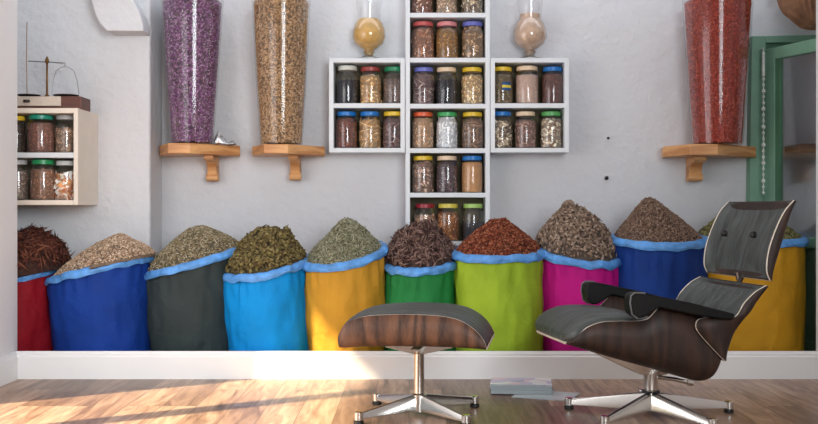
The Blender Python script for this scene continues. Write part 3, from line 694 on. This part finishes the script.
def cushion(fr_, E, B, hw, name, parent, bulge, t0=0, t1=1, n=48, flip=1, depth=.8, pw=5.0, endp=6, hwf=None, edge=.012, puff=0):
    E = resample(E, n); B = resample(B, n)
    idx = [t0+(t1-t0)*k/40 for k in range(41)]; rows = []
    for m_i, t in enumerate(idx):
        f_ = t*(n-1); i = min(int(f_), n-2); fr2 = f_-i
        e = E[i].lerp(E[i+1], fr2); b = B[i].lerp(B[i+1], fr2)
        i0 = max(i-2, 0); i1 = min(i+3, n-1); tg = (E[i1]-E[i0]).normalized(); nrm = Vector((-tg.y, tg.x))*flip
        u = 2*m_i/40-1; endf = max(0, 1-abs(u)**endp)**.5
        h_ = (hw-.004)*(hwf(t) if hwf else 1)*(1-.02*(1-endf)); row = []
        for k in range(25):                            # back of the cushion inside the shell
            a = PI*k/24; nn = h_*spow(math.cos(a), 2/pw); w_ = abs(math.sin(a))**(2/pw)*depth
            q = e.lerp(b, w_); row.append(fr_.w(q[0], nn, q[1]))
        for k in range(1, 24):                         # visible face
            nn = -h_+2*h_*k/24; v = nn/h_; bl = (bulge*(1-abs(v)**8)**.5+edge*(1-abs(v)**30)+puff*(1-v*v))*(.25+.75*endf)
            q = e+nrm*bl; row.append(fr_.w(q[0], nn, q[1]))
        rows.append(row)
    mb_ = MB(); mb_.grid(rows, True); mb_.add(rows[0], [tuple(range(len(rows[0])))]); mb_.add(rows[-1], [tuple(range(len(rows[0])))[::-1]])
    return mb_.build(name, M_leather, parent, sharp=75)
def star_base(t, cx, cy, angles, R, hub_top, zfoot, hubr, ftop=.046):
    for a in angles:
        d = Vector((math.cos(a), math.sin(a), 0)); s_ = Vector((-d.y, d.x, 0)); rows = []
        for u in np.linspace(0, 1, 9):
            r = hubr*.5+(R-.012-hubr*.5)*u; zt = hub_top+(ftop-hub_top)*u; zb = .022+(.020-.022)*u; w0 = .013+(.011-.013)*u; w1 = .015+(.013-.015)*u
            c = Vector((cx, cy, 0))+d*r
            rows.append([c+s_*w0*.6+Vector((0, 0, zt)), c-s_*w0*.6+Vector((0, 0, zt)), c-s_*w0+Vector((0, 0, zt-.012)), c-s_*w1+Vector((0, 0, zb)), c+s_*w1+Vector((0, 0, zb)), c+s_*w0+Vector((0, 0, zt-.012))])
        m_ = MB(); m_.grid(rows, True); m_.add(rows[0], [tuple(range(6))]); m_.add(rows[-1], [tuple(range(6))[::-1]])
        leg = m_.build('leg', M_chrome, t, sharp=30, bevel=.0025)
        p = Vector((cx, cy, 0))+d*R
        MB().lathe([(.017, .016), (.019, .018), (.019, ftop+.001), (.016, ftop+.004)], p.x, p.y, 0, 18).build('foot_cap', M_chrome, leg)
        MB().lathe([(.018, 0), (.021, .003), (.020, .014), (.012, .017)], p.x, p.y, 0, 18).build('rubber_glide', M_rubber, leg)

# footstool
OF = Frame((0.042, 4.39), math.radians(-8)); oh = .25
ot = thing('footstool', 'low leather footstool in a curved walnut shell on a four-star metal base', 'footstool', (0.042, 4.39, 0))
Eo = [(338.5, 345), (338, 338), (341, 330), (349, 321.5), (365, 316.3), (388, 314.6), (409, 314.3), (440, 316), (460, 320.5), (475, 330), (484, 341), (486.5, 348)]
Bo = [(339, 346.5), (345, 348), (365, 347.5), (409, 347.5), (450, 348.5), (478, 349.5), (487, 349)]
Eo = [OF.inv(x, y, oh) for x, y in Eo]; Bo = [OF.inv(x, y, oh) for x, y in Bo]
shell(OF, Eo, Bo, oh, 'shell', ot, M_walnut_o, pw=7)
cushion(OF, Eo, Bo, oh, 'cushion', ot, .005, 0.02, .98, flip=1, puff=.011, endp=3, edge=.001)
ox, oy = .042, 4.39
zc0 = PZ(348.5, 4.39)-.012
MB().lathe([(.030, .02), (.031, .088), (.022, .094), (.0215, zc0), (.030, zc0+.012)], ox, oy, 0, 28).build('column', M_chrome, ot)
m_ = MB()
for a in (0, 1):
    d = OF.S if a == 0 else OF.N
    s_ = OF.N if a == 0 else OF.S
    for sg in (-1, 1):
        rows = []
        for u in (0, .5, 1):
            c = Vector((ox, oy, 0))+d*sg*(.01+.13*u); hh = .030*(1-u)+.008; wv_ = .02
            zt_ = zc0+.026
            rows.append([c+s_*wv_+Vector((0, 0, zt_)), c-s_*wv_+Vector((0, 0, zt_)), c-s_*wv_+Vector((0, 0, zt_-hh)), c+s_*wv_+Vector((0, 0, zt_-hh))])
        m_.grid(rows, True); m_.add(rows[0], [(0, 1, 2, 3)]); m_.add(rows[-1], [(3, 2, 1, 0)])
m_.build('seat_mount', M_chrome, ot, smooth=False, bevel=.002)
a0 = math.atan2(-.185, -.245)
star_base(ot, ox, oy, [a0+k*PI/2 for k in range(4)], .305, .090, 0, .03)

# lounge chair
CO = (1.009, 4.38); CFm = Frame(CO, PI+math.radians(9))
ch = thing('lounge_chair', 'grey leather lounge chair in dark walnut shells on a five-star metal base', 'chair', (CO[0], CO[1], 0))
I = lambda L_, n: [CFm.inv(x, y, n) for x, y in L_]
sh = .28
Es = I([(570, 343.5)], .24)+I([(576, 339.5), (581, 333), (588, 326.8), (602, 322), (620, 321), (636, 321), (647, 319), (653, 313.5), (659, 307.5), (668, 305.5), (688, 309), (706, 320), (716, 338), (720, 357)], sh)
Bs = I([(569, 344.5)], .24)+I([(577, 346.8), (597, 353), (617, 359), (638, 365), (659, 370.8), (680, 377), (701, 382.8), (710, 384), (717, 380), (720.5, 369), (720.5, 358)], sh)
hf = lambda t: 1-.26*max(0, 1-t/.11)**2.2
shell(CFm, Es, Bs, sh, 'seat_shell', ch, M_walnut_c, n=64, hwf=hf, pw=6)
Ec = I([(567.5, 342)], .24)+I([(574, 338), (581, 331), (589, 325.5), (602, 321), (620, 320), (640, 321), (665, 326), (695, 334), (712, 338)], sh)
Bc = I([(569, 344)], .24)+I([(577, 346), (597, 351), (617, 357), (638, 362), (659, 367), (680, 371), (695, 372), (706, 368), (712, 350)], sh)
cushion(CFm, Ec, Bc, sh, 'seat_cushion', ch, .007, 0.0, .97, flip=-1, hwf=hf, puff=.004, depth=.6, endp=30, edge=.008)
lh = .30
El = I([(724, 360.5), (710, 346), (698, 332), (695.5, 325), (699, 319), (712, 317.5), (734, 317), (744, 303), (755, 292), (766, 285.5)], lh)
Bl = I([(726, 361.5), (731, 352), (741, 333), (750, 317), (758, 304), (765, 293), (768.5, 286.5)], lh)
shell(CFm, El, Bl, lh, 'lower_back_shell', ch, M_walnut_c, n=56, pw=7)
Elc = I([(700, 335), (715, 328), (734, 317), (744, 303), (755, 292), (766, 285.5)], lh)
Blc = I([(728, 350), (741, 333), (750, 317), (758, 304), (765, 293), (768.5, 286.5)], lh)
cushion(CFm, Elc, Blc, lh, 'lumbar_cushion', ch, .008, .05, .985, flip=1, puff=.022, endp=8, edge=.006)
uh = .285
Eu = I([(770, 280.5), (766.5, 270), (768.5, 251), (775, 231), (784, 212), (794, 200)], uh)
Bu = I([(771.5, 281), (776, 268), (782, 250), (787, 232), (792, 214), (796, 201)], uh)
shell(CFm, Eu, Bu, uh, 'upper_back_shell', ch, M_walnut_c, n=48, pw=7)
uc = cushion(CFm, Eu, Bu, uh, 'head_cushion', ch, .008, .015, .985, flip=1, puff=.022, endp=8, edge=.006)
er = resample(Eu, 60)
for bn in (-.095, .165):
    e = min(er, key=lambda q: abs(q[1]-PZ(234, 4.4))); p = CFm.w(e[0]+.027, bn, e[1])
    MB().tube([p-CFm.S*.012, p+CFm.S*.004, p+CFm.S*.010], [.014, .013, .006], 14).build('button', M_rubber, uc)
# back braces
for bn in (.03,):
    a = CFm.inv(771, 262, 0); b = CFm.inv(765, 300, 0)
    lo = Bl; pA = resample(Bu, 20)[5]; pB = resample(Bl, 20)[14]
    m_ = MB(); pts = [CFm.w(pA[0]-.012, bn, pA[1]), CFm.w((pA[0]+pB[0])/2-.018, bn, (pA[1]+pB[1])/2), CFm.w(pB[0]-.012, bn, pB[1])]
    m_.tube(pts, .010, 10); m_.build('back_brace', M_dark, ch)
# little bright bracket in the gap between the back pads
gp = P(738, 276, 4.42); MB().tube([gp+Vector((-.004, 0, .016)), gp+Vector((.002, 0, -.016))], .009, 8).build('pad_bracket', M_chrome, ch)
# arms
Ap = [(635, 292.8), (645, 293.3), (690, 302.5), (735.5, 314), (735, 319), (731, 320.5), (701.5, 316.7), (659, 307.8), (645, 317), (638, 318.8), (632, 314.5), (630, 303), (631, 295.5)]
Ap = I(Ap, .335)
for sg in (1, -1):
    m_ = MB(); sh_ = 0 if sg > 0 else -.028; m_.prism(Ap, lambda u, v, t_: CFm.w(u+sh_, t_, v), sg*.262, sg*.335)
    arm = m_.build('armrest', M_black, ch, smooth=True, bevel=.007, sharp=50)
    if sg > 0: arm['label'] = 'near armrest'
    loop = [CFm.w(u+sh_, sg*.336, v) for u, v in (Ap[9:]+Ap[:2])]
    MB().tube(loop, .0035, 8).build('piping', M_piping, arm)
# under seat mount, column, base
mz = PZ(373, 4.38)
def beam(pts, hwid):
    m_ = MB(); rows = []
    for a, zt_, zb_ in pts:
        rows.append([CFm.w(a, hwid, zt_), CFm.w(a, -hwid, zt_), CFm.w(a, -hwid*.7, zb_), CFm.w(a, hwid*.7, zb_)])
    m_.grid(rows, True); m_.add(rows[0], [(0, 1, 2, 3)]); m_.add(rows[-1], [(3, 2, 1, 0)]); return m_
beam([(.25, .285, .268), (.20, .275, .245), (.06, .235, .178), (-.03, .21, .172), (-.06, .20, .175)], .045).build('tilt_bracket', M_chrome, ch, smooth=False, bevel=.003)
m_ = MB(); m_.tube([CFm.w(-.02, .02, .165), CFm.w(-.10, .02, .152), CFm.w(-.155, .02, .138)], .009, 10); m_.tube([CFm.w(-.15, .02, .139), CFm.w(-.175, .02, .134)], .013, 10)
m_.build('tilt_lever', M_chrome, ch)
MB().lathe([(.020, .03), (.022, .100), (.032, .102), (.033, .110), (.030, .112), (.030, .165), (.036, .178), (.036, .19)], CO[0], CO[1], 0, 28).build('column', M_chrome, ch)
MB().lathe([(.036, .100), (.037, .101), (.037, .106), (.034, .107)], CO[0], CO[1], 0, 28).build('collar', M_rubber, ch)
star_base(ch, CO[0], CO[1], [PI/2+math.radians(-7)+k*2*PI/5 for k in range(5)], .352, .100, 0, .03)

# ------------------------------------------------------------------ magazines
M_cover1 = None
def cover(name, cols, sc_):
    m, nt, b = new(name); co = coords(nt); v = nd(nt, 'ShaderNodeTexVoronoi', Scale=sc_); nt.links.new(co, v.inputs['Vector'])
    r_ = nd(nt, 'ShaderNodeSeparateColor'); nt.links.new(v.outputs['Color'], r_.inputs[0])
    nt.links.new(ramp(nt, r_.outputs[0], [(i/len(cols), lin(c)) for i, c in enumerate(cols)], 'CONSTANT'), b.inputs['Base Color']); b.inputs['Roughness'].default_value = .3; return m
cv1 = cover('magazine_cover_print', [(226,228,232),(196,186,216),(224,196,208),(170,168,200),(236,236,238)], 14)
cv2 = cover('grey_magazine_cover', [(196,204,208),(186,196,200),(206,212,214)], 9)
cv3 = cover('slate_magazine_cover', [(120,132,138),(140,150,156),(104,112,120)], 9)
def magazine(c, ang, z, th_, L_, W_, cmat, label):
    R_ = Matrix.Rotation(ang, 4, 'Z'); T = Matrix.Translation(Vector((c[0], c[1], 0)))@R_
    t = thing('magazine', label, 'magazine', (c[0], c[1], z), 'magazines on the floor')
    def bx(m_, x0, x1, y0, y1, z0, z1):
        k = MB().box(x0, x1, y0, y1, z0, z1); m_.add([T@Vector(p) for p in k.v], k.f)
    m_ = MB(); bx(m_, -L_/2+.001, L_/2-.002, -W_/2+.001, W_/2-.002, z+.0006, z+th_-.0006); m_.build('pages', M_paper, t, smooth=False)
    m_ = MB(); bx(m_, -L_/2, L_/2, -W_/2, W_/2, z+th_-.0006, z+th_); bx(m_, -L_/2, L_/2, -W_/2, W_/2, z, z+.0006); bx(m_, -L_/2, L_/2, W_/2-.001, W_/2, z+.0006, z+th_-.0006)
    m_.build('cover', cmat, t, smooth=False)
magazine((.635, 4.86), math.radians(-22), .0005, .004, .27, .215, cv2, 'thin grey magazine lying loose on the floor, half under the stack')
zz = .005
labs = ['magazine at the bottom of the floor stack', 'second magazine from the bottom of the floor stack', 'third magazine from the bottom of the floor stack', 'fourth magazine from the bottom, below the top two of the stack', 'magazine just under the top one of the floor stack', 'topmost magazine of the stack, pale cover with purple and pink print']
for i in range(6):
    magazine((.532+random.uniform(-.003, .003), 4.965+random.uniform(-.003, .003)), math.radians(-6+random.uniform(-1.2, 1.2)), zz, .0073, .285, .20, cv1 if i == 5 else (cv2 if i % 2 else cv3), labs[i]); zz += .0075
